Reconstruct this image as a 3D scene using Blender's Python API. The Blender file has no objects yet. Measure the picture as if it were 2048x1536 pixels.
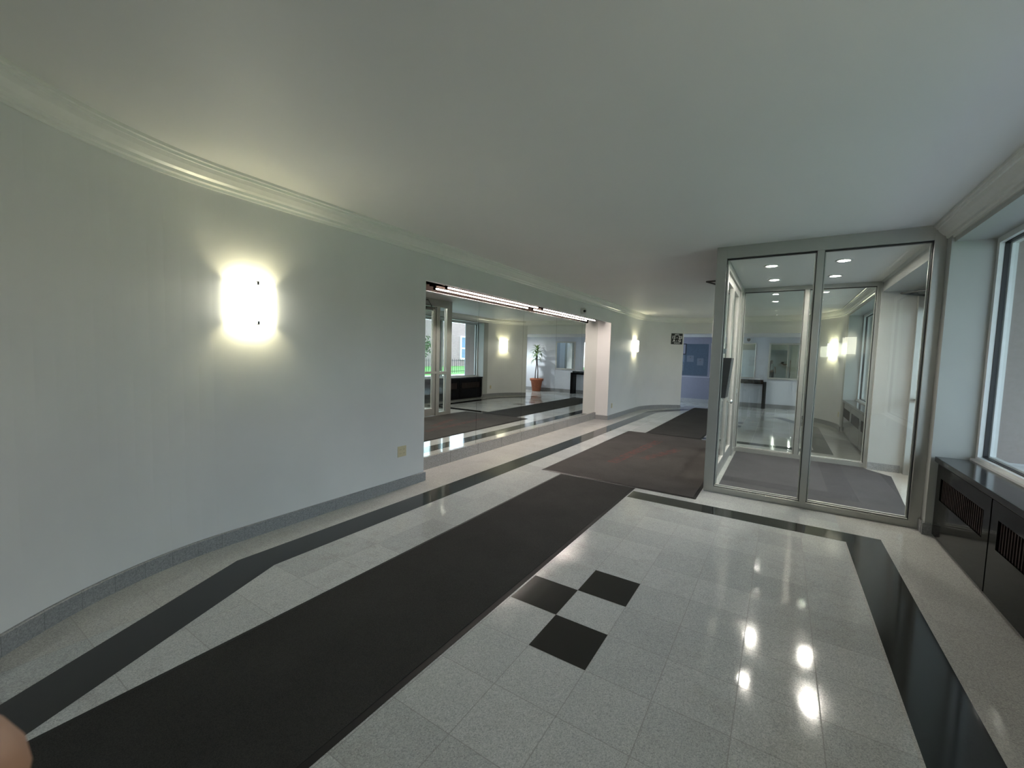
import bpy, bmesh, math, random
from math import sin, cos, pi, sqrt, radians
from mathutils import Vector, Matrix
random.seed(7)
SC = bpy.context.scene
COL = SC.collection

# ------------------------------------------------------------------ camera
CAM_H, YAW, PITCH, ROLL, FPX = 1.4658, -0.5682, 0.0688, -0.0278, 841.9344
fw = Vector((sin(YAW) * cos(PITCH), cos(YAW) * cos(PITCH), -sin(PITCH)))
rt = Vector((cos(YAW), -sin(YAW), 0))
dn = fw.cross(rt)
c_, s_ = cos(ROLL), sin(ROLL)
CR_, CD_ = c_ * rt + s_ * dn, -s_ * rt + c_ * dn
LENS = Vector((0, 0, CAM_H))
cd = bpy.data.cameras.new('camera')
cam = bpy.data.objects.new('camera', cd)
COL.objects.link(cam)
m = Matrix((CR_, -CD_, -fw)).transposed().to_4x4()
m.translation = LENS
cam.matrix_world = m
cd.sensor_width = 36.0
cd.lens = FPX / 2048 * 36.0
cd.clip_start, cd.clip_end = 0.004, 300
cd.dof.use_dof = True
cd.dof.focus_distance = 5.0
cd.dof.aperture_fstop = 40
SC.camera = cam

# ------------------------------------------------------------------ world, daylight, exposure
SC.view_settings.view_transform = 'Standard'
SC.view_settings.look = 'None'
SC.view_settings.gamma = 1
SC.view_settings.use_curve_mapping = False
SC.view_settings.exposure = 1.18
SKY = 4.0
wd = bpy.data.worlds.new('overcast_sky')
SC.world = wd
wd.use_nodes = True
wn = wd.node_tree.nodes
wl = wd.node_tree.links
bg = wn['Background']
tc = wn.new('ShaderNodeTexCoord')
sx = wn.new('ShaderNodeSeparateXYZ')
rp = wn.new('ShaderNodeValToRGB')
rp.color_ramp.elements[0].position = 0.0
rp.color_ramp.elements[0].color = (0.72, 0.86, 1.0, 1)
rp.color_ramp.elements[1].position = 1.0
rp.color_ramp.elements[1].color = (0.60, 0.79, 1.0, 1)
wl.new(tc.outputs['Generated'], sx.inputs[0])
wl.new(sx.outputs['Z'], rp.inputs[0])
wl.new(rp.outputs[0], bg.inputs['Color'])
bg.inputs['Strength'].default_value = SKY


def area(name, loc, rot, sx_, sy_, power, color, portal=False):
    ld = bpy.data.lights.new(name, 'AREA')
    ld.shape = 'RECTANGLE'
    ld.size, ld.size_y = sx_, sy_
    ld.energy = power
    ld.color = color
    if portal:
        ld.cycles.is_portal = True
    o = bpy.data.objects.new(name, ld)
    o.location = loc
    o.rotation_euler = rot
    COL.objects.link(o)
    return o


# sky portals in the window and street-door openings (they only steer sampling)
area('window_portal', (1.95, 3.3, 1.6), (0, radians(90), 0), 1.9, 3.5, 1, (1, 1, 1), True)
area('window_portal', (1.95, 9.75, 1.6), (0, radians(90), 0), 1.9, 3.7, 1, (1, 1, 1), True)
area('window_portal', (1.95, 6.4, 1.25), (0, radians(90), 0), 2.5, 2.4, 1, (1, 1, 1), True)
SC.cycles.max_bounces = 14
SC.cycles.diffuse_bounces = 5
SC.cycles.glossy_bounces = 8
SC.cycles.transparent_max_bounces = 24
SC.cycles.sample_clamp_indirect = 60.0
SC.cycles.caustics_reflective = False
SC.cycles.caustics_refractive = False


# ------------------------------------------------------------------ materials
def nmat(name):
    mt = bpy.data.materials.new(name)
    mt.use_nodes = True
    nt = mt.node_tree
    return mt, nt, nt.nodes['Principled BSDF']


def N(nt, kind, **kw):
    n = nt.nodes.new(kind)
    for k, v in kw.items():
        setattr(n, k, v)
    return n


def mth(nt, op, a, b=None, c=None):
    n = nt.nodes.new('ShaderNodeMath')
    n.operation = op
    for i, v in enumerate((a, b, c)):
        if v is None:
            continue
        if isinstance(v, (int, float)):
            n.inputs[i].default_value = v
        else:
            nt.links.new(v, n.inputs[i])
    return n.outputs[0]


def ramp(nt, fac, stops):
    r = nt.nodes.new('ShaderNodeValToRGB')
    e = r.color_ramp.elements
    while len(e) < len(stops):
        e.new(0.5)
    for el, (p, c) in zip(e, stops):
        el.position = p
        el.color = (*c, 1) if len(c) == 3 else c
    nt.links.new(fac, r.inputs[0])
    return r.outputs[0]


def mixc(nt, fac, a, b):
    n = nt.nodes.new('ShaderNodeMix')
    n.data_type = 'RGBA'
    for i, v in ((0, fac), (6, a), (7, b)):
        if isinstance(v, (int, float)):
            n.inputs[i].default_value = v
        elif isinstance(v, tuple):
            n.inputs[i].default_value = (*v, 1)
        else:
            nt.links.new(v, n.inputs[i])
    return n.outputs[2]


def pos(nt):
    return N(nt, 'ShaderNodeNewGeometry').outputs['Position']


def noise(nt, vec, scale, detail=2.0, rough=0.5):
    n = N(nt, 'ShaderNodeTexNoise')
    n.inputs['Scale'].default_value = scale
    n.inputs['Detail'].default_value = detail
    n.inputs['Roughness'].default_value = rough
    nt.links.new(vec, n.inputs['Vector'])
    return n.outputs['Fac']


def bump(nt, h, strength, dist, bsdf):
    b = N(nt, 'ShaderNodeBump')
    b.inputs['Strength'].default_value = strength
    b.inputs['Distance'].default_value = dist
    nt.links.new(h, b.inputs['Height'])
    nt.links.new(b.outputs[0], bsdf.inputs['Normal'])


def simple(name, col, rough=0.5, metal=0.0, var=0.06, scale=18.0, spec=0.5, bmp=0.0, bscale=60.0):
    mt, nt, b = nmat(name)
    p = pos(nt)
    f = noise(nt, p, scale, 3)
    lo = tuple(max(0, c * (1 - var)) for c in col)
    hi = tuple(min(1, c * (1 + var)) for c in col)
    nt.links.new(ramp(nt, f, [(0.3, lo), (0.7, hi)]), b.inputs['Base Color'])
    b.inputs['Roughness'].default_value = rough
    b.inputs['Metallic'].default_value = metal
    b.inputs['Specular IOR Level'].default_value = spec
    if bmp:
        bump(nt, noise(nt, p, bscale, 2), bmp, 0.002, b)
    return mt


def emit(name, col, strength):
    mt, nt, b = nmat(name)
    b.inputs['Base Color'].default_value = (*col, 1)
    b.inputs['Emission Color'].default_value = (*col, 1)
    b.inputs['Emission Strength'].default_value = strength
    return mt


def glassmat(name, tint, f0=0.04):
    mt = bpy.data.materials.new(name)
    mt.use_nodes = True
    nt = mt.node_tree
    nt.nodes.clear()
    out = N(nt, 'ShaderNodeOutputMaterial')
    tr = N(nt, 'ShaderNodeBsdfTransparent')
    tr.inputs[0].default_value = (*tint, 1)
    gl = N(nt, 'ShaderNodeBsdfGlossy')
    gl.inputs['Roughness'].default_value = 0.0
    gl.inputs['Color'].default_value = (1, 1, 1, 1)
    lw = N(nt, 'ShaderNodeLayerWeight')
    lw.inputs['Blend'].default_value = 0.5
    f5 = mth(nt, 'POWER', lw.outputs['Facing'], 5.0)
    fr = mth(nt, 'MULTIPLY_ADD', f5, 1 - f0, f0)
    mx = N(nt, 'ShaderNodeMixShader')
    nt.links.new(fr, mx.inputs[0])
    nt.links.new(tr.outputs[0], mx.inputs[1])
    nt.links.new(gl.outputs[0], mx.inputs[2])
    nt.links.new(mx.outputs[0], out.inputs['Surface'])
    return mt


def mirrormat(name, col):
    mt, nt, b = nmat(name)
    b.inputs['Base Color'].default_value = (*col, 1)
    b.inputs['Metallic'].default_value = 1.0
    b.inputs['Roughness'].default_value = 0.0
    return mt


TILE, GX, GY = 0.305, -0.9958, 2.0918


def granite_floor():
    mt, nt, b = nmat('pale_granite_tiles')
    p = pos(nt)
    s = N(nt, 'ShaderNodeSeparateXYZ')
    nt.links.new(p, s.inputs[0])
    u = mth(nt, 'MULTIPLY_ADD', s.outputs['X'], 1 / TILE, -GX / TILE + 100)
    v = mth(nt, 'MULTIPLY_ADD', s.outputs['Y'], 1 / TILE, -GY / TILE + 100)
    fu = mth(nt, 'ABSOLUTE', mth(nt, 'SUBTRACT', mth(nt, 'FRACT', mth(nt, 'ADD', u, 0.5)), 0.5))
    fv = mth(nt, 'ABSOLUTE', mth(nt, 'SUBTRACT', mth(nt, 'FRACT', mth(nt, 'ADD', v, 0.5)), 0.5))
    # the rims outside the black bands have cross joints only
    inner = mth(nt, 'MULTIPLY', mth(nt, 'GREATER_THAN', s.outputs['X'], -2.83), mth(nt, 'LESS_THAN', s.outputs['X'], 0.52))
    fu2 = mth(nt, 'ADD', fu, mth(nt, 'SUBTRACT', 1, inner))
    ju = mth(nt, 'LESS_THAN', fu2, 0.0075)
    jv = mth(nt, 'LESS_THAN', fv, 0.007)
    j = mth(nt, 'MAXIMUM', ju, jv)
    cmb = N(nt, 'ShaderNodeCombineXYZ')
    nt.links.new(mth(nt, 'FLOOR', u), cmb.inputs[0])
    nt.links.new(mth(nt, 'FLOOR', v), cmb.inputs[1])
    wnz = N(nt, 'ShaderNodeTexWhiteNoise')
    nt.links.new(cmb.outputs[0], wnz.inputs['Vector'])
    vor = N(nt, 'ShaderNodeTexVoronoi')
    vor.inputs['Scale'].default_value = 260
    nt.links.new(p, vor.inputs['Vector'])
    speck = ramp(nt, vor.outputs['Color'], [(0.0, (0.30, 0.315, 0.325)), (0.35, (0.43, 0.45, 0.46)), (0.65, (0.50, 0.52, 0.53)), (1.0, (0.62, 0.64, 0.65))])
    n2 = noise(nt, p, 3.2, 4, 0.6)
    tint = ramp(nt, mth(nt, 'MULTIPLY_ADD', wnz.outputs['Value'], 0.5, mth(nt, 'MULTIPLY', n2, 0.5)), [(0.15, (0.84, 0.84, 0.82)), (0.85, (1.06, 1.05, 1.02))])
    tint = mixc(nt, inner, mixc(nt, 0.6, tint, (0.93, 0.86, 0.78)), tint)
    blot = noise(nt, p, 7.0, 6, 0.7)
    zone = noise(nt, p, 0.9, 2, 0.5)
    bf = N(nt, 'ShaderNodeMapRange')
    bf.inputs['From Min'].default_value = 0.50
    bf.inputs['From Max'].default_value = 0.68
    nt.links.new(blot, bf.inputs[0])
    zf = N(nt, 'ShaderNodeMapRange')
    zf.inputs['From Min'].default_value = 0.40
    zf.inputs['From Max'].default_value = 0.62
    nt.links.new(zone, zf.inputs[0])
    tint = mixc(nt, mth(nt, 'MULTIPLY', mth(nt, 'MULTIPLY', bf.outputs[0], zf.outputs[0]), 0.55), tint, (0.72, 0.67, 0.62))
    mul = N(nt, 'ShaderNodeMix', data_type='RGBA', blend_type='MULTIPLY')
    mul.inputs[0].default_value = 1
    nt.links.new(speck, mul.inputs[6])
    nt.links.new(tint, mul.inputs[7])
    nt.links.new(mixc(nt, mth(nt, 'MULTIPLY', j, 0.55), mul.outputs[2], (0.13, 0.125, 0.115)), b.inputs['Base Color'])
    wear = noise(nt, p, 1.3, 5, 0.65)
    rr = N(nt, 'ShaderNodeMapRange')
    rr.inputs['From Min'].default_value = 0.42
    rr.inputs['From Max'].default_value = 0.66
    rr.inputs['To Min'].default_value = 0.035
    rr.inputs['To Max'].default_value = 0.16
    nt.links.new(wear, rr.inputs[0])
    nt.links.new(mth(nt, 'MAXIMUM', rr.outputs[0], mth(nt, 'MULTIPLY', j, 0.7)), b.inputs['Roughness'])
    b.inputs['Specular IOR Level'].default_value = 0.8
    bump(nt, mth(nt, 'SUBTRACT', 1, j), 0.25, 0.001, b)
    return mt


def speck_stone(name, cols, rough, scale=160, spec=0.5, joint=None):
    mt, nt, b = nmat(name)
    p = pos(nt)
    vor = N(nt, 'ShaderNodeTexVoronoi')
    vor.inputs['Scale'].default_value = scale
    nt.links.new(p, vor.inputs['Vector'])
    n = len(cols)
    c = ramp(nt, vor.outputs['Color'], [(i / (n - 1), k) for i, k in enumerate(cols)])
    if joint:
        s = N(nt, 'ShaderNodeSeparateXYZ')
        nt.links.new(p, s.inputs[0])
        fy = mth(nt, 'FRACT', mth(nt, 'MULTIPLY_ADD', s.outputs['Y'], 1 / joint, 50.0))
        j = mth(nt, 'LESS_THAN', fy, 0.016)
        c = mixc(nt, mth(nt, 'MULTIPLY', j, 0.55), c, tuple(0.45 * x for x in cols[0]))
    nt.links.new(c, b.inputs['Base Color'])
    b.inputs['Roughness'].default_value = rough
    b.inputs['Specular IOR Level'].default_value = spec
    return mt


def mat_carpet(name, a, bcol, red=False):
    mt, nt, b = nmat(name)
    p = pos(nt)
    n1 = noise(nt, p, 260, 2)
    n2 = noise(nt, p, 2.2, 5, 0.6)
    c = ramp(nt, mth(nt, 'MULTIPLY_ADD', n1, 0.7, mth(nt, 'MULTIPLY', n2, 0.3)), [(0.35, a), (0.65, bcol)])
    if red:  # worn red lettering, two broken lines
        s = N(nt, 'ShaderNodeSeparateXYZ')
        nt.links.new(p, s.inputs[0])
        X, Y = s.outputs['X'], s.outputs['Y']

        def seg(x0, y0, x1, y1, w):
            L = sqrt((x1 - x0) ** 2 + (y1 - y0) ** 2)
            ux, uy = (x1 - x0) / L, (y1 - y0) / L
            t = mth(nt, 'ADD', mth(nt, 'MULTIPLY', X, ux), mth(nt, 'MULTIPLY_ADD', Y, uy, -(x0 * ux + y0 * uy)))
            d = mth(nt, 'ABSOLUTE', mth(nt, 'ADD', mth(nt, 'MULTIPLY', X, -uy), mth(nt, 'MULTIPLY_ADD', Y, ux, x0 * uy - y0 * ux)))
            q = mth(nt, 'MULTIPLY', mth(nt, 'GREATER_THAN', t, 0), mth(nt, 'LESS_THAN', t, L))
            return mth(nt, 'MULTIPLY', q, mth(nt, 'LESS_THAN', d, w))
        k = mth(nt, 'MAXIMUM', seg(-1.92, 5.65, -1.76, 7.7, 0.075), seg(-1.62, 6.15, -1.33, 7.15, 0.075))
        wv = noise(nt, p, 14, 4, 0.7)
        fade = N(nt, 'ShaderNodeMapRange')
        fade.inputs['From Min'].default_value = 0.42
        fade.inputs['From Max'].default_value = 0.62
        nt.links.new(wv, fade.inputs[0])
        c = mixc(nt, mth(nt, 'MULTIPLY', mth(nt, 'MULTIPLY', k, fade.outputs[0]), 0.45), c, (0.17, 0.04, 0.035))
    nt.links.new(c, b.inputs['Base Color'])
    b.inputs['Roughness'].default_value = 0.95
    b.inputs['Specular IOR Level'].default_value = 0.15
    bump(nt, n1, 0.5, 0.003, b)
    return mt


def brickmat(name, c1, c2, mortar, scale=1.0):
    mt, nt, b = nmat(name)
    p = pos(nt)
    s = N(nt, 'ShaderNodeSeparateXYZ')
    nt.links.new(p, s.inputs[0])
    cmb = N(nt, 'ShaderNodeCombineXYZ')
    nt.links.new(mth(nt, 'ADD', s.outputs['X'], s.outputs['Y']), cmb.inputs[0])
    nt.links.new(s.outputs['Z'], cmb.inputs[1])
    br = N(nt, 'ShaderNodeTexBrick')
    br.inputs['Scale'].default_value = scale
    br.inputs['Brick Width'].default_value = 0.22
    br.inputs['Row Height'].default_value = 0.075
    br.inputs['Mortar Size'].default_value = 0.008
    br.inputs['Color1'].default_value = (*c1, 1)
    br.inputs['Color2'].default_value = (*c2, 1)
    br.inputs['Mortar'].default_value = (*mortar, 1)
    nt.links.new(cmb.outputs[0], br.inputs['Vector'])
    nt.links.new(br.outputs['Color'], b.inputs['Base Color'])
    b.inputs['Roughness'].default_value = 0.85
    return mt


M = {}
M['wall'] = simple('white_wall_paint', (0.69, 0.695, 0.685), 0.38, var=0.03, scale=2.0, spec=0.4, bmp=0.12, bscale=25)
M['wall_shaded'] = simple('shaded_white_wall_paint', (0.42, 0.43, 0.41), 0.38, var=0.03, scale=2.0, spec=0.4, bmp=0.12, bscale=25)  # darker copy of the white wall paint: backlit shade of the right wall in colour
M['ceiling'] = simple('white_ceiling_paint', (0.78, 0.78, 0.76), 0.55, var=0.015, scale=1.0, spec=0.3)
M['crown'] = simple('gloss_white_trim_paint', (0.76, 0.76, 0.72), 0.22, var=0.02)
M['floor'] = granite_floor()
M['black_tile'] = speck_stone('black_granite_tile', [(0.010, 0.010, 0.010), (0.014, 0.014, 0.013), (0.022, 0.022, 0.021)], 0.09, spec=0.5)
M['base'] = speck_stone('grey_granite_base', [(0.17, 0.175, 0.18), (0.25, 0.255, 0.26), (0.33, 0.335, 0.335)], 0.35, joint=0.155)
M['ledge'] = speck_stone('pink_grey_granite_ledge', [(0.20, 0.185, 0.17), (0.30, 0.28, 0.265), (0.40, 0.375, 0.355)], 0.25, joint=0.61)
M['carpet'] = mat_carpet('charcoal_mat_pile', (0.023, 0.023, 0.0215), (0.047, 0.046, 0.044))
M['carpet_logo'] = mat_carpet('charcoal_mat_pile_red_print', (0.036, 0.034, 0.033), (0.075, 0.071, 0.067), True)
M['carpet_blue'] = mat_carpet('blue_charcoal_mat_pile', (0.040, 0.040, 0.044), (0.085, 0.084, 0.090))
M['rubber'] = simple('black_rubber', (0.008, 0.008, 0.008), 0.6, spec=0.3)
M['alu'] = simple('satin_aluminium', (0.43, 0.435, 0.41), 0.34, 0.65, var=0.03, scale=6)
M['alu_dark'] = simple('grey_door_closer_metal', (0.10, 0.10, 0.095), 0.45, 0.5)
M['gasket'] = simple('dark_glazing_gasket', (0.012, 0.012, 0.014), 0.5)
M['bead'] = simple('bright_glazing_bead', (0.80, 0.79, 0.76), 0.25, 0.3)
M['chrome'] = simple('polished_steel', (0.80, 0.80, 0.78), 0.12, 1.0, var=0.01)
M['glass'] = glassmat('clear_glass', (0.93, 0.95, 0.94))
M['mirror'] = mirrormat('wall_mirror_silver', (0.80, 0.83, 0.80))
M['mirror2'] = mirrormat('framed_mirror_silver', (0.74, 0.79, 0.78))
M['win'] = simple('white_window_frame_paint', (0.72, 0.74, 0.74), 0.3, var=0.02)
M['black_panel'] = speck_stone('black_granite_cladding', [(0.004, 0.004, 0.004), (0.006, 0.006, 0.006), (0.010, 0.010, 0.010)], 0.10, spec=0.10)
M['black_top'] = speck_stone('black_granite_top', [(0.006, 0.006, 0.007), (0.012, 0.012, 0.013), (0.02, 0.02, 0.021)], 0.14, spec=0.3)
M['rust'] = simple('rusty_radiator_fins', (0.012, 0.005, 0.003), 0.8, 0.0, var=0.5, scale=30)
M['sconce'] = emit('lit_opal_glass', (1.0, 0.97, 0.78), 4.2)
M['tube'] = emit('lit_fluorescent_tube', (1.0, 0.86, 0.78), 250.0)
M['lamp'] = emit('lit_downlight_lens', (1.0, 0.93, 0.84), 220.0)
M['white_metal'] = simple('white_enamelled_metal', (0.70, 0.70, 0.68), 0.35, 0.0)
M['enamel_and_shade'] = simple('dark_enamel_and_recess_shade', (0.006, 0.0045, 0.004), 0.9, spec=0.0)  # near-black for strip housings; on the recess lining it stands in for shade
M['ivory'] = simple('ivory_plastic', (0.62, 0.55, 0.36), 0.4, var=0.02)
M['dark_plastic'] = simple('dark_plastic', (0.012, 0.012, 0.013), 0.4)
M['slot'] = simple('socket_slot', (0.03, 0.025, 0.02), 0.5)
M['sign_black'] = simple('black_sign_face', (0.010, 0.010, 0.010), 0.45)
M['sign_white'] = simple('white_sign_paint', (0.75, 0.75, 0.73), 0.5)
M['paper'] = simple('white_paper', (0.72, 0.73, 0.74), 0.7, var=0.02)
M['paper_ink'] = simple('printed_ink', (0.08, 0.08, 0.10), 0.7)
M['blue_board'] = simple('dimmed_blue_board_felt', (0.05, 0.075, 0.11), 0.8, var=0.08)  # darkened and blued so the alcove's dim left end is in the colour
M['blue_dado'] = simple('dimmed_lavender_paint', (0.15, 0.155, 0.21), 0.5, var=0.03)  # same dimming put into the wall paint and board frame
M['dim_paper'] = simple('dimmed_notice_paper', (0.10, 0.12, 0.16), 0.7)  # paper darkened and blued to match the dimmed board
M['alcove_paint'] = simple('cool_white_alcove_paint', (0.58, 0.61, 0.66), 0.4, var=0.02)
M['frame_wood'] = simple('pale_silver_frame', (0.55, 0.54, 0.49), 0.3, 0.4)
M['terracotta'] = simple('terracotta', (0.30, 0.095, 0.045), 0.7, var=0.15)
M['soil'] = simple('potting_soil', (0.03, 0.022, 0.015), 0.95, var=0.4, scale=60)
M['stem'] = simple('grey_brown_stem', (0.09, 0.075, 0.075), 0.8, var=0.3, scale=50)
M['leaf'] = simple('striped_green_leaf', (0.10, 0.17, 0.05), 0.4, var=0.5, scale=25)
M['skin'] = simple('skin', (0.30, 0.165, 0.105), 0.5, var=0.08, scale=60)
M['hair'] = simple('dark_brown_hair', (0.02, 0.015, 0.012), 0.6)
M['shirt_white'] = simple('white_shirt_cloth', (0.62, 0.66, 0.70), 0.9)
M['shirt_cream'] = simple('cream_shirt_cloth', (0.50, 0.47, 0.40), 0.9)
M['trousers'] = simple('dark_trouser_cloth', (0.015, 0.017, 0.025), 0.9)
M['shoe'] = simple('black_shoe_leather', (0.01, 0.01, 0.01), 0.4)
M['brick'] = brickmat('red_brown_brick', (0.21, 0.125, 0.125), (0.27, 0.17, 0.165), (0.29, 0.26, 0.26))
M['reveal'] = simple('mauve_grey_stucco', (0.26, 0.21, 0.195), 0.9, var=0.08, scale=40)
M['lawn'] = simple('mown_grass', (0.09, 0.24, 0.04), 0.9, var=0.4, scale=14)
M['paving'] = simple('grey_paving', (0.34, 0.34, 0.34), 0.8, var=0.1)
M['coping'] = simple('pale_stone_coping', (0.66, 0.67, 0.68), 0.7)
M['iron'] = simple('black_iron', (0.008, 0.008, 0.009), 0.5, 0.3)
M['blue_glass'] = simple('dark_blue_window_glass', (0.05, 0.11, 0.19), 0.08, var=0.2, scale=1.5)
M['blue_panel'] = simple('blue_spandrel_panel', (0.03, 0.06, 0.11), 0.4)
M['ext_white'] = simple('white_exterior_paint', (0.75, 0.77, 0.79), 0.5)
M['bark'] = simple('tree_bark', (0.06, 0.045, 0.035), 0.9, var=0.3, scale=30)
M['foliage'] = simple('shrub_leaves', (0.05, 0.10, 0.03), 0.7, var=0.5, scale=12)


# ------------------------------------------------------------------ mesh helpers
class MB:
    def __init__(self):
        self.bm = bmesh.new()

    def quad(self, pts, mi=0):
        f = self.bm.faces.new([self.bm.verts.new(p) for p in pts])
        f.material_index = mi
        return f

    def box(self, x0, y0, z0, x1, y1, z1, mi=0, M4=None):
        x0, x1 = min(x0, x1), max(x0, x1)
        y0, y1 = min(y0, y1), max(y0, y1)
        z0, z1 = min(z0, z1), max(z0, z1)
        P = [(x0, y0, z0), (x1, y0, z0), (x1, y1, z0), (x0, y1, z0), (x0, y0, z1), (x1, y0, z1), (x1, y1, z1), (x0, y1, z1)]
        vs = [self.bm.verts.new(M4 @ Vector(p) if M4 else p) for p in P]
        for q in ((3, 2, 1, 0), (4, 5, 6, 7), (0, 1, 5, 4), (1, 2, 6, 5), (2, 3, 7, 6), (3, 0, 4, 7)):
            f = self.bm.faces.new([vs[i] for i in q])
            f.material_index = mi
        return self

    def prism(self, poly, z0, z1, mi=0):
        a = [self.bm.verts.new((x, y, z0)) for x, y in poly]
        b = [self.bm.verts.new((x, y, z1)) for x, y in poly]
        n = len(poly)
        fs = [self.bm.faces.new(a[::-1]), self.bm.faces.new(b)]
        for i in range(n):
            fs.append(self.bm.faces.new((a[i], a[(i + 1) % n], b[(i + 1) % n], b[i])))
        for f in fs:
            f.material_index = mi
        return self

    def tube(self, pts, r, seg=10, mi=0, caps=True):
        pts = [Vector(p) for p in pts]
        rs = r if isinstance(r, (list, tuple)) else [r] * len(pts)
        rings = []
        for i, p in enumerate(pts):
            d = (pts[min(i + 1, len(pts) - 1)] - pts[max(i - 1, 0)]).normalized()
            up = Vector((0, 0, 1)) if abs(d.z) < 0.9 else Vector((1, 0, 0))
            a = d.cross(up).normalized()
            b2 = d.cross(a)
            rings.append([self.bm.verts.new(p + rs[i] * (cos(2 * pi * k / seg) * a + sin(2 * pi * k / seg) * b2)) for k in range(seg)])
        for A, B in zip(rings, rings[1:]):
            for k in range(seg):
                f = self.bm.faces.new((A[k], A[(k + 1) % seg], B[(k + 1) % seg], B[k]))
                f.material_index = mi
                f.smooth = True
        if caps:
            for q in (rings[0][::-1], rings[-1]):
                f = self.bm.faces.new(q)
                f.material_index = mi
        return self

    def lathe(self, prof, c=(0, 0, 0), seg=32, mi=0, smooth=True):
        c = Vector(c)
        rings = [[self.bm.verts.new(c + Vector((r * cos(2 * pi * k / seg), r * sin(2 * pi * k / seg), z))) for k in range(seg)] for r, z in prof]
        for A, B in zip(rings, rings[1:]):
            for k in range(seg):
                f = self.bm.faces.new((A[k], A[(k + 1) % seg], B[(k + 1) % seg], B[k]))
                f.smooth = smooth
                f.material_index = mi
        for q in (rings[0][::-1], rings[-1]):
            f = self.bm.faces.new(q)
            f.material_index = mi
        return self

    def sweep(self, path, prof, closed=False, smooth=False):
        """path: [(point2d, inward normal2d)], prof: [(inward offset, z)] closed polygon"""
        rings = [[self.bm.verts.new((p[0] + n[0] * d, p[1] + n[1] * d, z)) for d, z in prof] for p, n in path]
        k = len(prof)
        pairs = list(zip(rings, rings[1:])) + ([(rings[-1], rings[0])] if closed else [])
        for A, B in pairs:
            for i in range(k):
                f = self.bm.faces.new((A[i], A[(i + 1) % k], B[(i + 1) % k], B[i]))
                f.smooth = smooth
        if not closed:
            self.bm.faces.new(rings[0][::-1])
            self.bm.faces.new(rings[-1])
        return self

    def build(self, name, mats, parent=None, bevel=0.0):
        bmesh.ops.recalc_face_normals(self.bm, faces=self.bm.faces)
        me = bpy.data.meshes.new(name)
        if parent is not None:
            root = parent
            off = Vector((0, 0, 0))
            while root is not None:
                off += root.location
                root = root.parent
            bmesh.ops.translate(self.bm, verts=self.bm.verts, vec=-off)
        self.bm.to_mesh(me)
        self.bm.free()
        for q in (mats if isinstance(mats, (list, tuple)) else [mats]):
            me.materials.append(q)
        o = bpy.data.objects.new(name, me)
        COL.objects.link(o)
        if parent is not None:
            o.parent = parent
        if bevel:
            bv = o.modifiers.new('bevel', 'BEVEL')
            bv.width = bevel
            bv.segments = 2
            bv.limit_method = 'ANGLE'
        return o


def tag(o, label=None, cat=None, group=None, kind=None):
    if label:
        o['label'] = label
    if cat:
        o['category'] = cat
    if group:
        o['group'] = group
    if kind:
        o['kind'] = kind
    return o


def thing(name, loc, label, cat, group=None, kind=None, rz=0.0):
    o = bpy.data.objects.new(name, None)
    o.empty_display_size = 0.1
    o.location = loc
    o.rotation_euler = (0, 0, rz)
    COL.objects.link(o)
    return tag(o, label, cat, group, kind)


def copy_tree(o, parent=None):
    c = o.copy()
    COL.objects.link(c)
    c.parent = parent
    for ch in list(o.children):
        copy_tree(ch, c)
    return c


# ------------------------------------------------------------------ plan of the lobby
XL, XR, RA = -3.3868, 1.155, 1.8805
YN, YF = 1.4665, 11.80                    # where the end curves begin
OX0, OX1 = -2.51, 0.46                    # edges of the end openings
CLX, CRX = XL + RA, XR - RA
REC0, REC1, XM = 3.47, 9.50, -3.70        # mirror recess, mirror face
ZC, ZS, ZH = 2.69, 2.51, 2.24             # ceiling, window soffit, end-opening head
ZTOP = 2.80


def arc(cx, cy, x_from, x_to, far, left, n=20):
    """points on the curved wall with inward normals, from x_from to x_to"""
    def ang(x):
        a = math.acos(max(-1, min(1, (x - cx) / RA)))
        return a if far else -a
    a0, a1 = ang(x_from), ang(x_to)
    out = []
    for i in range(n + 1):
        a = a0 + (a1 - a0) * i / n
        out.append(((cx + RA * cos(a), cy + RA * sin(a)), (-cos(a), -sin(a))))
    return out


NL = arc(CLX, YN, OX0, XL, False, True)       # near left, opening edge -> straight wall
FL = arc(CLX, YF, XL, OX0, True, True)        # far left
FR = arc(CRX, YF, OX1, XR, True, False)       # far right
NR = arc(CRX, YN, XR, OX1, False, False)      # near right
YNL, YNR, YFL, YFR = NL[0][0][1], NR[-1][0][1], FL[-1][0][1], FR[0][0][1]


def strip(mb, path, t, z0, z1, mi=0):
    mb.sweep(path, [(0, z0), (0, z1), (-t, z1), (-t, z0)])
    return mb


# ------------------------------------------------------------------ structure: walls
nx = (1, 0)
w = MB()
strip(w, NL[:-1] + [((XL, YN), nx), ((XL, REC0), nx)], 0.42, 0, ZTOP)
w.box(XL - 0.42, REC0, 0, XM - 0.012, REC1, ZTOP)
w.box(XL - 0.055, REC0, 2.272, XL, REC1, ZTOP)
w.box(XM - 0.012, REC0, 2.37, XL - 0.055, REC1, ZTOP)
strip(w, [((XL, REC1), nx), ((XL, YF), nx)] + FL[1:], 0.42, 0, ZTOP)
tag(w.build('wall_left', M['wall']), kind='structure')

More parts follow.
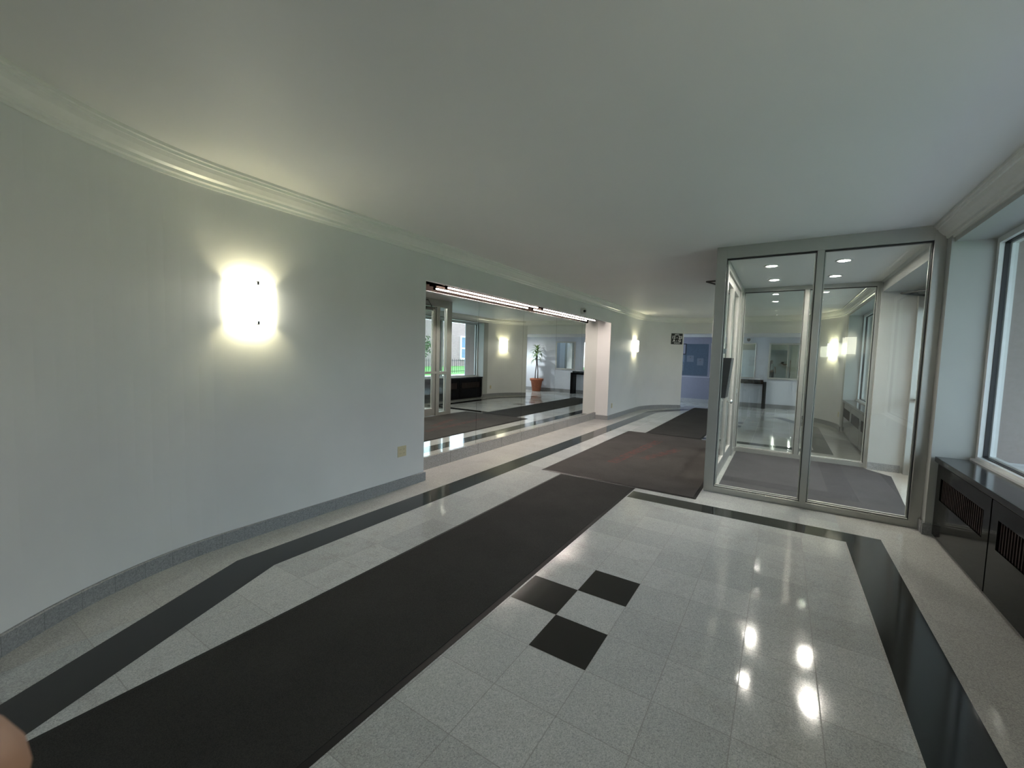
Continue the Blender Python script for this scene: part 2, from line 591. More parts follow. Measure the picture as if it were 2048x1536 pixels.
w = MB()
nw = (-1, 0)
XO = 1.92
w.box(XR, 11.55, 0, XO, YF, ZTOP)
w.box(XR + 0.3, YF, 0, XO, 12.0, ZTOP)
w.box(XR, 7.95, ZS, XO, 11.55, ZTOP)
w.box(1.40, 7.95, 0, XO, 11.55, 0.69)
w.box(1.095, 7.66, 0, XO, 7.95, ZTOP)
w.box(XR - 0.05, 5.20, 2.47, XO, 7.66, ZTOP)
w.box(1.135, 5.00, 0, XO, 5.20, ZTOP)
w.box(XR, 1.60, ZS, XO, 5.00, ZTOP)
w.box(1.40, 1.60, 0, XO, 5.00, 0.69)
w.box(XR, YN, 0, XO, 1.60, ZTOP)
w.box(XR + 0.3, 1.2, 0, XO, YN, ZTOP)
tag(w.build('wall_right', M['wall_shaded']), kind='structure')

w = MB()
strip(w, FR[:-1] + [((XR, YF), nw)], 0.42, 0, ZTOP)
tag(w.build('wall_far_right', M['wall']), kind='structure')
w = MB()
strip(w, [((XR, YN), nw)] + NR[1:], 0.42, 0, ZTOP)
tag(w.build('wall_near_right', M['wall']), kind='structure')

# heads over the two end openings
w = MB()
w.prism([(OX0, YFL), (OX1, YFR), (OX1, YFR + 0.3), (OX0, YFL + 0.3)], ZH, ZTOP)
tag(w.build('wall_far', M['wall']), kind='structure')
w = MB()
w.prism([(OX0, YNL), (OX0, YNL - 0.3), (OX1, YNR - 0.3), (OX1, YNR)], ZH, ZTOP)
tag(w.build('wall_near', M['wall']), kind='structure')

YB, YBN = 15.70, -2.45
AX0, AX1 = -4.3, 2.1
w = MB()
w.box(AX0, YB, 0, AX1, YB + 0.15, ZTOP)
w.box(AX0 - 0.15, 13.0, 0, AX0, YB + 0.15, ZTOP)
w.box(AX1, 11.9, 0, AX1 + 0.15, YB + 0.15, ZTOP)
w.box(XO - 0.1, 11.9, 0, AX1, 12.05, ZTOP)
tag(w.build('wall_back', M['alcove_paint']), kind='structure')
w = MB()
w.box(AX0, YBN - 0.15, 0, AX1, YBN, ZTOP)
w.box(AX0 - 0.15, YBN - 0.15, 0, AX0, 0.5, ZTOP)
w.box(AX1, YBN - 0.15, 0, AX1 + 0.15, 1.35, ZTOP)
w.box(XO - 0.1, 1.22, 0, AX1, 1.35, ZTOP)
tag(w.build('wall_behind', M['wall']), kind='structure')

# ceilings
w = MB()
w.box(-3.9, 0.0 - 0.15, ZC, XO, 13.5, ZC + 0.2)
w.box(AX0 - 0.1, 13.5, ZH + 0.012, AX1 + 0.1, YB + 0.1, ZH + 0.15)
w.box(AX0 - 0.1, YBN - 0.1, ZH + 0.012, AX1 + 0.1, -0.22, ZH + 0.15)
w.box(AX0 - 0.1, -0.2, ZC + 0.05, XL - 0.2, 13.6, ZC + 0.2)
w.box(-0.60, 5.206, 2.622, 1.10, 7.704, ZC)
tag(w.build('ceiling', M['ceiling']), kind='structure')

# floor with black inlay bands and squares
w = MB()
w.box(AX0 - 0.15, YBN - 0.15, -0.12, XO, YB + 0.15, 0)
w.box(XO, YBN - 0.15, -0.12, AX1 + 0.15, 1.35, 0)
w.box(XO, 11.9, -0.12, AX1 + 0.15, YB + 0.15, 0)
ZI = 0.0007


def band(outer, inner):
    for i in range(len(outer) - 1):
        w.quad([(*outer[i], ZI), (*outer[i + 1], ZI), (*inner[i + 1], ZI), (*inner[i], ZI)], 1)


MIDY = (YN + YF) / 2
o_ = [(-2.408, -0.10), (-3.077, 1.365), (-3.077, MIDY)]
i_ = [(-2.123, -0.10), (-2.816, 1.48), (-2.816, MIDY)]
band(o_, i_)
band([(x, 2 * MIDY - y) for x, y in o_[::-1]], [(x, 2 * MIDY - y) for x, y in i_[::-1]])
band([(-1.30, 4.5985), (0.789, 4.5985), (0.789, 1.40), (0.10, -0.05)], [(-1.30, 4.361), (0.534, 4.361), (0.534, 1.46), (-0.15, 0.02)])
band([(-1.30, 8.46), (0.789, 8.46), (0.789, 11.85), (0.10, 13.25)], [(-1.30, 8.70), (0.534, 8.70), (0.534, 11.78), (-0.15, 13.2)])
for i, j in ((0, -1), (-1, 0), (0, 1)):
    x0, y0 = GX + i * TILE, GY + j * TILE
    w.quad([(x0, y0, ZI), (x0 + TILE, y0, ZI), (x0 + TILE, y0 + TILE, ZI), (x0, y0 + TILE, ZI)], 1)
    y0 = 2 * MIDY - y0
    w.quad([(x0, y0, ZI), (x0 + TILE, y0, ZI), (x0 + TILE, y0 - TILE, ZI), (x0, y0 - TILE, ZI)], 1)
tag(w.build('floor', [M['floor'], M['black_tile']]), kind='structure')

# crown moulding: one run along the left, far and right walls
ny, nyn = (0, -1), (0, 1)
prof = [(0, 2.545), (0.012, 2.545), (0.016, 2.562), (0.030, 2.570), (0.034, 2.588), (0.052, 2.600), (0.078, 2.628), (0.090, 2.650), (0.100, 2.652), (0.104, 2.668), (0.116, 2.672), (0.118, 2.70), (0, 2.70)]
w = MB()
w.sweep(NL + [((XL, REC1), nx)] + FL + FR[1:] + [((XR, 8.0), nw), ((XR, 5.0), nw)] + NR, prof, closed=True)
tag(w.build('trim_1', M['crown']), kind='structure')

# granite bases
bp = [(0, 0), (0.018, 0), (0.018, 0.097), (0.012, 0.102), (0, 0.102)]
w = MB()
w.sweep(NL[:-1] + [((XL, YN), nx), ((XL, REC0 + 0.018), nx)], bp)
w.sweep([((XL, REC1 - 0.018), nx), ((XL, YF), nx)] + FL[1:], bp)
w.box(XM, REC1 - 0.018, 0, XL, REC1, 0.102)
tag(w.build('baseboard_left', M['base']), kind='structure')
w = MB()
w.sweep(FR[:-1] + [((XR, YF), nw), ((XR, 11.55), nw)], bp)
w.sweep([((XR, 1.60), nw), ((XR, YN), nw)] + NR[1:], bp)
w.box(1.117, 5.02, 0, 1.135, 5.20, 0.102)
w.box(1.117, 4.985, 0, 1.19, 5.0, 0.102)
w.box(1.095, 7.642, 0, 1.44, 7.66, 0.102)
tag(w.build('baseboard_right', M['base']), kind='structure')
w = MB()
w.box(AX0, YB - 0.018, 0, AX1, YB, 0.13)
tag(w.build('baseboard_back', M['base']), kind='structure')
w = MB()
w.box(XM - 0.012, REC0, 0, XM + 0.022, REC1, 0.158)
tag(w.build('trim_2', M['ledge']), kind='structure')
# lavender dado with rail on the left end of the back wall, its dimness put into the paint
w = MB()
w.box(AX0, YB - 0.008, 0.13, -2.02, YB, 0.88)
w.box(AX0, YB - 0.012, 2.05, -2.02, YB, ZH + 0.012)
tag(w.build('trim_3', M['blue_dado']), kind='structure')


# ------------------------------------------------------------------ windows
def window(name, y0, y1, x0=1.40, z0=0.69, z1=ZS):
    r = thing(name, (x0, (y0 + y1) / 2, z0), None, None, kind='structure')
    ym = (y0 + y1) / 2
    f = MB()
    t = 0.05
    for xa, xb, t in ((x0, x0 + 0.03, 0.045), (x0 + 0.064, x0 + 0.10, 0.062)):
        f.box(xa, y0, z0, xb, y1, z0 + t)
        f.box(xa, y0, z1 - t, xb, y1, z1)
        f.box(xa, y0, z0 + t, xb, y0 + t, z1 - t)
        f.box(xa, y1 - t, z0 + t, xb, y1, z1 - t)
        f.box(xa, ym - t / 2, z0 + t, xb, ym + t / 2, z1 - t)
    f.box(x0 - 0.03, y0 + 0.002, z0, x0, y1 - 0.002, z0 + 0.025)
    f.build('frame', M['win'], r)
    g = MB()
    t = 0.05
    for ya, yb in ((y0, ym - 0.0), (ym, y1)):
        g.box(x0 + 0.03, ya, z0, x0 + 0.064, yb, z0 + t)
        g.box(x0 + 0.03, ya, z1 - t, x0 + 0.064, yb, z1)
        g.box(x0 + 0.03, ya, z0 + t, x0 + 0.064, ya + t, z1 - t)
        g.box(x0 + 0.03, yb - t, z0 + t, x0 + 0.064, yb, z1 - t)
    g.build('gasket', M['gasket'], r)
    for ya, yb in ((y0, ym), (ym, y1)):
        p = MB()
        p.box(x0 + 0.044, ya + 0.04, z0 + 0.04, x0 + 0.050, yb - 0.04, z1 - 0.04)
        p.build('pane', M['glass'], r)
    # outer sill and stucco reveal of the opening
    s = MB()
    s.box(x0 + 0.10, y0, z0 - 0.005, XO + 0.05, y1, z0 + 0.02)
    s.build('outer_sill', M['coping'], r)
    s = MB()
    s.box(x0 + 0.10, y1 - 0.006, z0 + 0.02, XO + 0.02, y1, z1)
    s.box(x0 + 0.10, y0, z0 + 0.02, XO + 0.02, y0 + 0.006, z1)
    s.build('outer_reveal', M['reveal'], r)
    return r


window('window_1', 1.60, 5.00)
window('window_2', 7.95, 11.55)

# ------------------------------------------------------------------ radiator cabinets under the windows
def cabinet(y0, y1, label, npan):
    r = thing('radiator_cabinet', (1.29, (y0 + y1) / 2, 0), label, 'radiator cabinet', 'black granite radiator cabinets')
    b = MB()
    b.box(1.20, y0 + 0.01, 0.0, 1.398, y1 - 0.005, 0.655)
    b.build('body', M['rubber'], r)
    b = MB()
    b.box(1.152, y0, 0.658, 1.398, y1, 0.70)
    b.build('top', M['black_top'], r, 0.003)
    L = (y1 - y0 - 0.02) / npan
    for k in range(npan):
        b_ = y1 - 0.01 - k * L
        a_ = b_ - L + 0.018
        p = MB()
        ga, gb, g0, g1 = a_ + 0.10, b_ - 0.10, 0.35, 0.535
        p.box(1.175, a_, 0.03, 1.198, b_, g0)
        p.box(1.175, a_, g1, 1.198, b_, 0.640)
        p.box(1.175, a_, g0, 1.198, ga, g1)
        p.box(1.175, gb, g0, 1.198, b_, g1)
        pan = p.build('panel', M['black_panel'], r)
        g = MB()
        g.box(1.194, ga, g0, 1.1995, gb, g1)
        n = int((gb - ga) / 0.035)
        for i in range(n):
            yy = ga + (i + 0.5) * (gb - ga) / n
            g.box(1.186, yy - 0.005, g0, 1.194, yy + 0.005, g1)
        g.build('grille', M['rust'], pan)
    return r


cabinet(1.62, 4.965, 'long black granite radiator cabinet under the near window, right edge of the photo', 3)
cabinet(7.97, 11.53, 'black radiator cabinet under the far window, seen beyond the vestibule glass', 3)


# ------------------------------------------------------------------ glass vestibule
def partition(y, label, z1=ZC):
    x0, x1 = -0.665, 1.135
    r = thing('glass_partition', ((x0 + x1) / 2, y, 0), label, 'glass partition')
    f = MB()
    ya, yb = y - 0.045, y + 0.045
    f.box(x0, ya, 0, x0 + 0.10, yb, z1)
    f.box(1.055, ya, 0, x1, yb, z1)
    f.box(x0 + 0.10, ya, 2.565, 1.055, yb, z1)
    f.box(x0 + 0.10, ya, 0, 1.055, yb, 0.062)
    f.box(0.228, ya, 0.062, 0.285, yb, 2.565)
    f.build('frame', M['alu'], r, 0.002)
    for xa, xb in ((x0 + 0.10, 0.228), (0.285, 1.055)):
        g = MB()
        t = 0.012
        for yy0, yy1, mi in ((y - 0.034, y - 0.008, 0), (y + 0.008, y + 0.034, 1)):
            pass
        g.box(xa, y - 0.02, 2.565 - t, xb, y + 0.02, 2.565)
        g.box(xa, y - 0.02, 0.062, xb, y + 0.02, 0.062 + 0.006)
        g.box(xa, y - 0.02, 0.068, xa + 0.006, y + 0.02, 2.565 - t)
        g.box(xb - 0.006, y - 0.02, 0.068, xb, y + 0.02, 2.565 - t)
        g.build('gasket', M['gasket'], r)
        b = MB()
        b.box(xa + 0.006, y + 0.008, 0.068, xb - 0.006, y + 0.028, 0.082)
        b.box(xa + 0.006, y - 0.028, 0.068, xb - 0.006, y - 0.008, 0.074)
        b.box(xa + 0.006, y + 0.010, 0.082, xa + 0.016, y + 0.026, 2.553)
        b.box(xb - 0.016, y + 0.010, 0.082, xb - 0.006, y + 0.026, 2.553)
        b.build('glazing_bead', M['bead'], r)
        p = MB()
        p.box(xa, y - 0.004, 0.062, xb, y + 0.004, 2.56)
        p.build('pane', M['glass'], r)
    return r


YV0, YV1 = 5.16, 7.75
partition(YV0, 'two-pane aluminium glass partition at the front of the vestibule')
partition(YV1, 'two-pane aluminium glass partition at the back of the vestibule, seen through the front one')

# entrance side: sidelights and a pair of doors in the plane x = -0.62
XD = -0.62
r = thing('sidelight_frame', (XD, (YV0 + YV1) / 2, 0), 'aluminium frame with sidelights around the double doors on the left of the vestibule', 'door frame')
f = MB()
xa, xb = XD - 0.045, XD + 0.045
f.box(xa, YV0 + 0.046, 2.52, xb, YV1 - 0.046, ZC)
for a, b in ((YV0 + 0.046, 5.24), (5.46, 5.53), (7.27, 7.38), (7.62, YV1 - 0.046)):
    f.box(xa, a, 0, xb, b, 2.52)
for a, b in ((5.24, 5.46), (7.38, 7.62)):
    f.box(xa, a, 0, xb, b, 0.075)
    f.box(xa, a, 0.96, xb, b, 1.03)
f.build('frame', M['alu'], r, 0.002)
for a, b in ((5.24, 5.46), (7.38, 7.62)):
    for z0, z1 in ((0.075, 0.96), (1.03, 2.52)):
        p = MB()
        p.box(XD - 0.004, a, z0, XD + 0.004, b, z1)
        p.build('pane', M['glass'], r)
    g = MB()
    for yy in (a, b - 0.008):
        g.box(XD + 0.006, yy, 0.075, XD + 0.03, yy + 0.008, 2.52)
    g.build('glazing_bead', M['bead'], r)


def door(name, y0, y1, hinge_near):
    r = thing(name, (XD, y0 if hinge_near else y1, 0), None, None, kind='structure')
    f = MB()
    xa, xb = XD - 0.024, XD + 0.024
    st = 0.095
    f.box(xa, y0, 0.012, xb, y0 + st, 2.512)
    f.box(xa, y1 - st, 0.012, xb, y1, 2.512)
    f.box(xa, y0 + st, 2.42, xb, y1 - st, 2.512)
    f.box(xa, y0 + st, 0.012, xb, y1 - st, 0.175)
    f.build('frame', M['alu'], r, 0.002)
    g = MB()
    for yy in (y0 + st, y1 - st - 0.01):
        g.box(XD + 0.004, yy, 0.175, XD + 0.02, yy + 0.01, 2.42)
    g.box(XD + 0.004, y0 + st + 0.01, 0.175, XD + 0.022, y1 - st - 0.01, 0.187)
    g.box(XD - 0.022, y0 + st + 0.01, 0.175, XD - 0.004, y1 - st - 0.01, 0.187)
    g.build('glazing_bead', M['bead'], r)
    p = MB()
    p.box(XD - 0.004, y0 + st - 0.01, 0.165, XD + 0.004, y1 - st + 0.01, 2.43)
    p.build('pane', M['glass'], r)
    h = MB()
    h.box(XD - 0.085, y0 + 0.03, 0.985, XD - 0.055, y1 - 0.03, 1.04)
    h.box(XD - 0.056, y0 + 0.03, 0.995, xa, y0 + 0.085, 1.03)
    h.box(XD - 0.056, y1 - 0.085, 0.995, xa, y1 - 0.03, 1.03)
    h.build('push_bar', M['alu'], r, 0.003)
    yk = y1 - 0.05 if hinge_near else y0 + 0.05
    k = MB()
    k.tube([(xb, yk, 0.92), (xb + 0.035, yk, 0.92), (xb + 0.04, yk, 0.92), (xb + 0.06, yk, 0.92)], [0.012, 0.012, 0.026, 0.022], 14)
    k.build('knob', M['chrome'], r)
    k = MB()
    k.tube([(xb, yk, 1.13), (xb + 0.012, yk, 1.13)], 0.02, 14)
    k.build('lock_cylinder', M['chrome'], r)
    if hinge_near:
        return r
    yc, sgn = y1 - 0.12, -1
    c = MB()
    c.box(XD - 0.10, yc, 2.44, XD - 0.026, yc + sgn * 0.26, 2.50)
    c.tube([(XD - 0.07, yc + sgn * 0.09, 2.50), (XD - 0.07, yc + sgn * 0.09, 2.53)], 0.016, 10)
    c.tube([(XD - 0.07, yc + sgn * 0.09, 2.53), (XD - 0.36, yc + sgn * 0.50, 2.59), (XD - 0.05, yc + sgn * 0.50, 2.60)], 0.012, 8)
    c.build('door_closer', M['alu_dark'], r)
    return r


door('door_1', 5.535, 6.395, True)
door('door_2', 6.405, 7.265, False)


# street doors in the right-hand opening (mostly hidden behind the vestibule post)
def street_door(name, y0, y1, hinge_near):
    r = thing(name, (1.62, y0 if hinge_near else y1, 0), None, None, kind='structure')
    f = MB()
    st = 0.09
    f.box(1.60, y0, 0.012, 1.645, y0 + st, 2.30)
    f.box(1.60, y1 - st, 0.012, 1.645, y1, 2.30)
    f.box(1.60, y0 + st, 2.2, 1.645, y1 - st, 2.30)
    f.box(1.60, y0 + st, 0.012, 1.645, y1 - st, 0.2)
    f.build('frame', M['alu'], r, 0.002)
    p = MB()
    p.box(1.618, y0 + st - 0.01, 0.19, 1.626, y1 - st + 0.01, 2.21)
    p.build('pane', M['glass'], r)
    h = MB()
    h.box(1.52, y0 + 0.03, 0.985, 1.55, y1 - 0.03, 1.04)
    h.box(1.55, y0 + 0.03, 0.995, 1.60, y0 + 0.08, 1.03)
    h.box(1.55, y1 - 0.08, 0.995, 1.60, y1 - 0.03, 1.03)
    h.build('push_bar', M['alu'], r, 0.003)
    yc = y0 + 0.10 if hinge_near else y1 - 0.10
    sgn = 1 if hinge_near else -1
    c = MB()
    c.box(1.50, yc, 2.235, 1.60, yc + sgn * 0.30, 2.30)
    c.tube([(1.54, yc + sgn * 0.15, 2.30), (1.54, yc + sgn * 0.15, 2.36)], 0.02, 10)
    c.tube([(1.54, yc + sgn * 0.15, 2.35), (1.22, yc + sgn * 0.28, 2.38), (1.56, yc + sgn * 0.50, 2.40)], 0.014, 8)
    c.build('door_closer', M['alu_dark'], r)


r = thing('street_door_frame', (1.62, 6.43, 0), 'grey metal street door frame on the right side of the vestibule', 'door frame')
f = MB()
f.box(1.57, 5.205, 0, 1.67, 5.29, 2.46)
f.box(1.46, 7.575, 0, 1.67, 7.655, 2.46)
f.box(1.57, 5.29, 2.31, 1.67, 7.575, 2.46)
f.build('jambs_and_head', M['alu'], r, 0.003)
street_door('door_3', 5.295, 6.425, True)
street_door('door_4', 6.435, 7.57, False)

# intercom box on the vestibule side of the door frame, its face leaning back
r = thing('intercom_box', (XD + 0.05, 5.30, 1.05), 'black wedge-shaped intercom box on the vestibule frame behind the front glass', 'intercom')
b = MB()
pl = [(0.0, 1.05), (0.065, 1.05), (0.105, 1.50), (0.0, 1.50)]
va = [b.bm.verts.new((XD + 0.046 + d, 5.215, z)) for d, z in pl]
vb = [b.bm.verts.new((XD + 0.046 + d, 5.47, z)) for d, z in pl]
b.bm.faces.new(va[::-1])
b.bm.faces.new(vb)
for i in range(4):
    b.bm.faces.new((va[i], va[(i + 1) % 4], vb[(i + 1) % 4], vb[i]))
b.build('housing', M['dark_plastic'], r, 0.004)
s = MB()
for k in range(3):
    z = 1.20 + k * 0.04
    x = XD + 0.046 + 0.065 + (z - 1.05) / 0.45 * 0.04
    s.box(x - 0.004, 5.29, z, x + 0.004, 5.40, z + 0.012)
s.build('speaker_slots', M['alu_dark'], r)
s = MB()
s.box(-0.557, YV0 + 0.0045, 1.545, -0.520, YV0 + 0.0055, 1.600)
tag(s.build('notice_sticker', M['paper']), 'small white square sticker on the front vestibule glass, just above the black intercom box', 'sticker')

# vestibule downlights
def downlight(x, y, z, label, power=17.0, group='vestibule ceiling downlights', spot=104, lamp_col=(1.0, 0.90, 0.78)):
    r = thing('ceiling_downlight', (x, y, z), label, 'downlight', group)
    t = MB()
    t.lathe([(0.082, 0.0), (0.082, -0.006), (0.056, -0.009), (0.054, 0.0)], (x, y, z), 28)
    t.build('trim_ring', M['white_metal'], r)
    l = MB()
    l.lathe([(0.053, -0.001), (0.053, -0.004)], (x, y, z), 28)
    l.build('lens', M['lamp'], r)
    ld = bpy.data.lights.new('downlight_lamp', 'SPOT')
    ld.energy = power
    ld.color = lamp_col
    ld.spot_size = radians(spot)
    ld.spot_blend = 0.6
    ld.shadow_soft_size = 0.045
    o = bpy.data.objects.new('downlight_lamp', ld)
    o.location = (0, 0, -0.03)
    o.parent = r
    COL.objects.link(o)
    return r


downlight(-0.175, 6.0, 2.622, 'lit recessed ceiling downlight in the vestibule, front left of the four')
downlight(0.515, 6.0, 2.622, 'lit recessed ceiling downlight in the vestibule, front right of the four')
downlight(-0.16, 7.02, 2.622, 'lit recessed ceiling downlight in the vestibule, back left of the four')
downlight(0.52, 7.0, 2.622, 'lit recessed ceiling downlight in the vestibule, back right of the four')
downlight(1.55, 14.75, ZH + 0.012, 'recessed downlight over the potted plant in the far alcove', 75.0, None, 130, (0.88, 0.95, 1.0))


# ------------------------------------------------------------------ sconces
def sconce(px, py, nx_, ny_, label, power=4.2, z0=1.645, h=0.30, wdt=0.345, dep=0.10):
    rz = math.atan2(ny_, nx_)
    r = thing('wall_sconce', (px, py, z0), label, 'wall sconce', 'curved opal glass wall sconces')
    Rm = Matrix.Translation((px, py, z0)) @ Matrix.Rotation(rz, 4, 'Z')
    b = MB()
    b.box(0.0, -0.06, 0.06, 0.02, 0.06, h - 0.06, 0, Rm)
    b.build('backplate', M['white_metal'], r)
    g = MB()
    n = 18
    fr, bk = [], []
    R_ = (wdt * wdt / 4 + dep * dep) / (2 * dep)
    amax = math.asin(wdt / 2 / R_)
    for i in range(n + 1):
        a = -amax + 2 * amax * i / n
        fr.append((R_ * cos(a) - R_ + dep + 0.012, R_ * sin(a)))
        bk.append(((R_ - 0.006) * cos(a) - R_ + dep + 0.012, (R_ - 0.006) * sin(a)))
    rows = [[g.bm.verts.new(Rm @ Vector((x, y, z))) for x, y in q] for q, z in ((fr, 0), (fr, h), (bk, h), (bk, 0))]
    for q in range(4):
        A, B = rows[q], rows[(q + 1) % 4]
        for i in range(n):
            f = g.bm.faces.new((A[i], A[i + 1], B[i + 1], B[i]))
            f.smooth = q in (0, 2)
    for e in (0, n):
        g.bm.faces.new([rows[q][e] for q in range(4)])
    g.build('glass_shade', M['sconce'], r)
    for zz in (0.0, h):
        c = MB()
        s = 1 if zz == 0 else -1
        c.box(0.02, -0.006, zz - s * 0.008, dep + 0.018, 0.006, zz - s * 0.002, 0, Rm)
        c.box(dep + 0.0125, -0.007, zz - s * 0.008, dep + 0.018, 0.007, zz + s * 0.018, 0, Rm)
        c.build('clip', M['alu_dark'], r)
    ld = bpy.data.lights.new('sconce_lamp', 'POINT')
    ld.energy = power
    ld.color = (1.0, 0.93, 0.62)
    ld.shadow_soft_size = 0.05
    o = bpy.data.objects.new('sconce_lamp', ld)
    o.location = Rm @ Vector((0.072, 0, h / 2)) - Vector((px, py, z0))
    o.parent = r
    COL.objects.link(o)


def on_arc(cx, cy, a):
    return cx + RA * cos(a), cy + RA * sin(a), -cos(a), -sin(a)


sconce(XL, 1.625, 1, 0, 'large lit wall sconce on the left wall nearest the camera')
sconce(XL, 11.40, 1, 0, 'lit wall sconce on the far left wall between the mirror recess and the black sign', 7.0)
aR = math.atan2(0.72, 1.73)
sconce(*on_arc(CRX, YF, aR), 'lit wall sconce on the far right curved wall, behind the vestibule glass', 7.0)
sconce(*on_arc(CRX, YN, -aR), 'lit wall sconce seen only as a reflection in the vestibule glass', 2.0)

# ------------------------------------------------------------------ mirror recess
seams = [REC0 + 0.004, 4.853, 6.103, 7.335, 8.56, REC1 - 0.004]
desc = ['leftmost tall wall mirror panel in the left recess', 'second wall mirror panel from the left in the recess',
        'middle wall mirror panel of the five in the recess', 'fourth wall mirror panel from the left in the recess',
        'farthest wall mirror panel in the left recess, next to the far jamb']
for k in range(5):
    q = MB()
    q.box(XM - 0.010, seams[k] + 0.002, 0.158, XM, seams[k + 1] - 0.002, 2.368)
    tag(q.build('wall_mirror_panel', M['mirror']), desc[k], 'mirror', 'frameless mirror panels of the left wall recess')
q = MB()
q.box(XM - 0.0118, REC0 + 0.003, 0.158, XM - 0.0102, REC1 - 0.003, 2.368)
tag(q.build('trim_4', M['gasket']), kind='structure')


q = MB()  # dark sheets added on recess ceiling and header back, painting in the shade there
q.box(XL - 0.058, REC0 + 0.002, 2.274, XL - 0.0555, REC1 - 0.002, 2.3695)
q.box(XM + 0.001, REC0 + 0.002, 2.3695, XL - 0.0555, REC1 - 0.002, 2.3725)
tag(q.build('recess_shade_lining', M['enamel_and_shade']), kind='structure')


def strip_light(y0, y1, label):
    r = thing('strip_light', (-3.60, (y0 + y1) / 2, 2.37), label, 'fluorescent light', 'fluorescent strips hidden in the mirror recess')
    h = MB()
    h.box(-3.675, y0, 2.318, -3.525, y1, 2.3685)
    h.build('housing', M['enamel_and_shade'], r, 0.004)
    for yy in (y0 + 0.01, y1 - 0.03):
        e = MB()
        e.box(-3.615, yy, 2.27, -3.585, yy + 0.02, 2.318)
        e.build('lamp_holder', M['enamel_and_shade'], r)
    t = MB()
    t.tube([(-3.60, y0 + 0.03, 2.288), (-3.60, y1 - 0.03, 2.288)], 0.006, 14)
    t.build('tube', M['tube'], r)


strip_light(4.03, 6.42, 'nearer of the two lit fluorescent strips above the recess mirror')
strip_light(6.55, 9.05, 'farther of the two lit fluorescent strips above the recess mirror')

# ------------------------------------------------------------------ floor mats
def floor_mat(name, x0, y0, x1, y1, mat, label, z=0.009, group=None):
    r = thing(name, ((x0 + x1) / 2, (y0 + y1) / 2, 0), label, 'floor mat', group)
    b = MB()
    e = 0.03
    b.prism([(x0 + e, y0 + e), (x1 - e, y0 + e), (x1 - e, y1 - e), (x0 + e, y1 - e)], 0.001, z)
    b.build('pile', mat, r)
    q = MB()
    o = [(x0, y0), (x1, y0), (x1, y1), (x0, y1)]
    i = [(x0 + e, y0 + e), (x1 - e, y0 + e), (x1 - e, y1 - e), (x0 + e, y1 - e)]
    for k in range(4):
        a, b2 = k, (k + 1) % 4
        q.quad([(*o[a], 0.001), (*o[b2], 0.001), (*i[b2], z * 0.8), (*i[a], z * 0.8)])
    q.build('rubber_edge', M['rubber'], r)


floor_mat('runner_mat', -2.25, -2.2, -1.3116, 4.715, M['carpet'], 'long charcoal runner mat in the left foreground')
floor_mat('entrance_mat', -2.53, 4.72, -0.68, 8.38, M['carpet_logo'], 'wide charcoal entrance mat with worn red lettering beside the vestibule')
floor_mat('runner_mat', -2.20, 8.385, -1.17, 13.9, M['carpet'], 'charcoal runner mat leading to the far opening')
r = thing('vestibule_mat', (0.35, 6.45, 0), 'dark blue-grey mat covering the vestibule floor', 'floor mat')
b = MB()
b.prism([(-0.545, 5.23), (0.98, 5.23), (1.14, 5.50), (1.22, 6.4), (1.30, 7.30), (1.09, 7.57), (1.06, 7.68), (-0.545, 7.68)], 0.001, 0.009)
b.build('pile', M['carpet_blue'], r)

# ------------------------------------------------------------------ outlets, camera, sign
def outlet(px, py, nx_, ny_, z, wd_, label, gangs):
    r = thing('wall_outlet', (px, py, z), label, 'outlet', 'ivory wall outlets')
    Rm = Matrix.Translation((px, py, z)) @ Matrix.Rotation(math.atan2(ny_, nx_), 4, 'Z')
    p = MB()
    p.box(0.0005, -wd_ / 2, 0, 0.007, wd_ / 2, 0.114, 0, Rm)
    p.build('cover_plate', M['ivory'], r, 0.002)
    for g in range(gangs):
        yc = (g - (gangs - 1) / 2) * 0.046
        for zz in (0.036, 0.078):
            s = MB()
            s.box(0.007, yc - 0.014, zz - 0.012, 0.009, yc + 0.014, zz + 0.012, 0, Rm)
            s.box(0.009, yc - 0.007, zz - 0.004, 0.0095, yc - 0.005, zz + 0.006, 1, Rm)
            s.box(0.009, yc + 0.005, zz - 0.004, 0.0095, yc + 0.007, zz + 0.006, 1, Rm)
            s.build('socket', [M['ivory'], M['slot']], r)


outlet(XL, 3.138, 1, 0, 0.343, 0.118, 'double ivory outlet on the left wall just before the mirror recess', 2)
outlet(XL, 9.78, 1, 0, 0.26, 0.072, 'small ivory outlet low on the left wall past the mirror recess', 1)
outlet(*on_arc(CRX, YF, 0.10), 0.27, 0.072, 'small ivory outlet low on the far right curved wall, seen in the mirror', 1)

r = thing('security_camera', (XL, 7.78, 2.36), 'small white security camera with black lens above the mirror recess', 'security camera')
b = MB()
b.tube([(XL, 7.78, 2.37), (XL + 0.025, 7.78, 2.37)], 0.062, 24)
dv = Vector((0.52, -0.82, -0.22)).normalized()
ctr = Vector((XL + 0.06, 7.77, 2.37))
b.tube([ctr - dv * 0.052, ctr - dv * 0.035, ctr, ctr + dv * 0.03, ctr + dv * 0.044], [0.02, 0.045, 0.058, 0.052, 0.040], 24)
b.build('housing', M['white_metal'], r)
b = MB()
b.tube([ctr + dv * 0.0435, ctr + dv * 0.050, ctr + dv * 0.054], [0.026, 0.025, 0.012], 20)
b.build('lens', M['dark_plastic'], r)

r = thing('security_camera', (-0.95, YB, 2.2), 'small dark dome security camera high on the far alcove wall', 'security camera')
b = MB()
b.box(-1.0, YB - 0.03, 2.11, -0.90, YB, 2.21)
b.build('bracket', M['white_metal'], r)
b = MB()
b.lathe([(0.05, 0.05), (0.052, 0.02), (0.045, -0.02), (0.02, -0.045), (0.003, -0.05)], (-0.95, YB - 0.085, 2.16), 18)
b.build('dome', M['dark_plastic'], r)


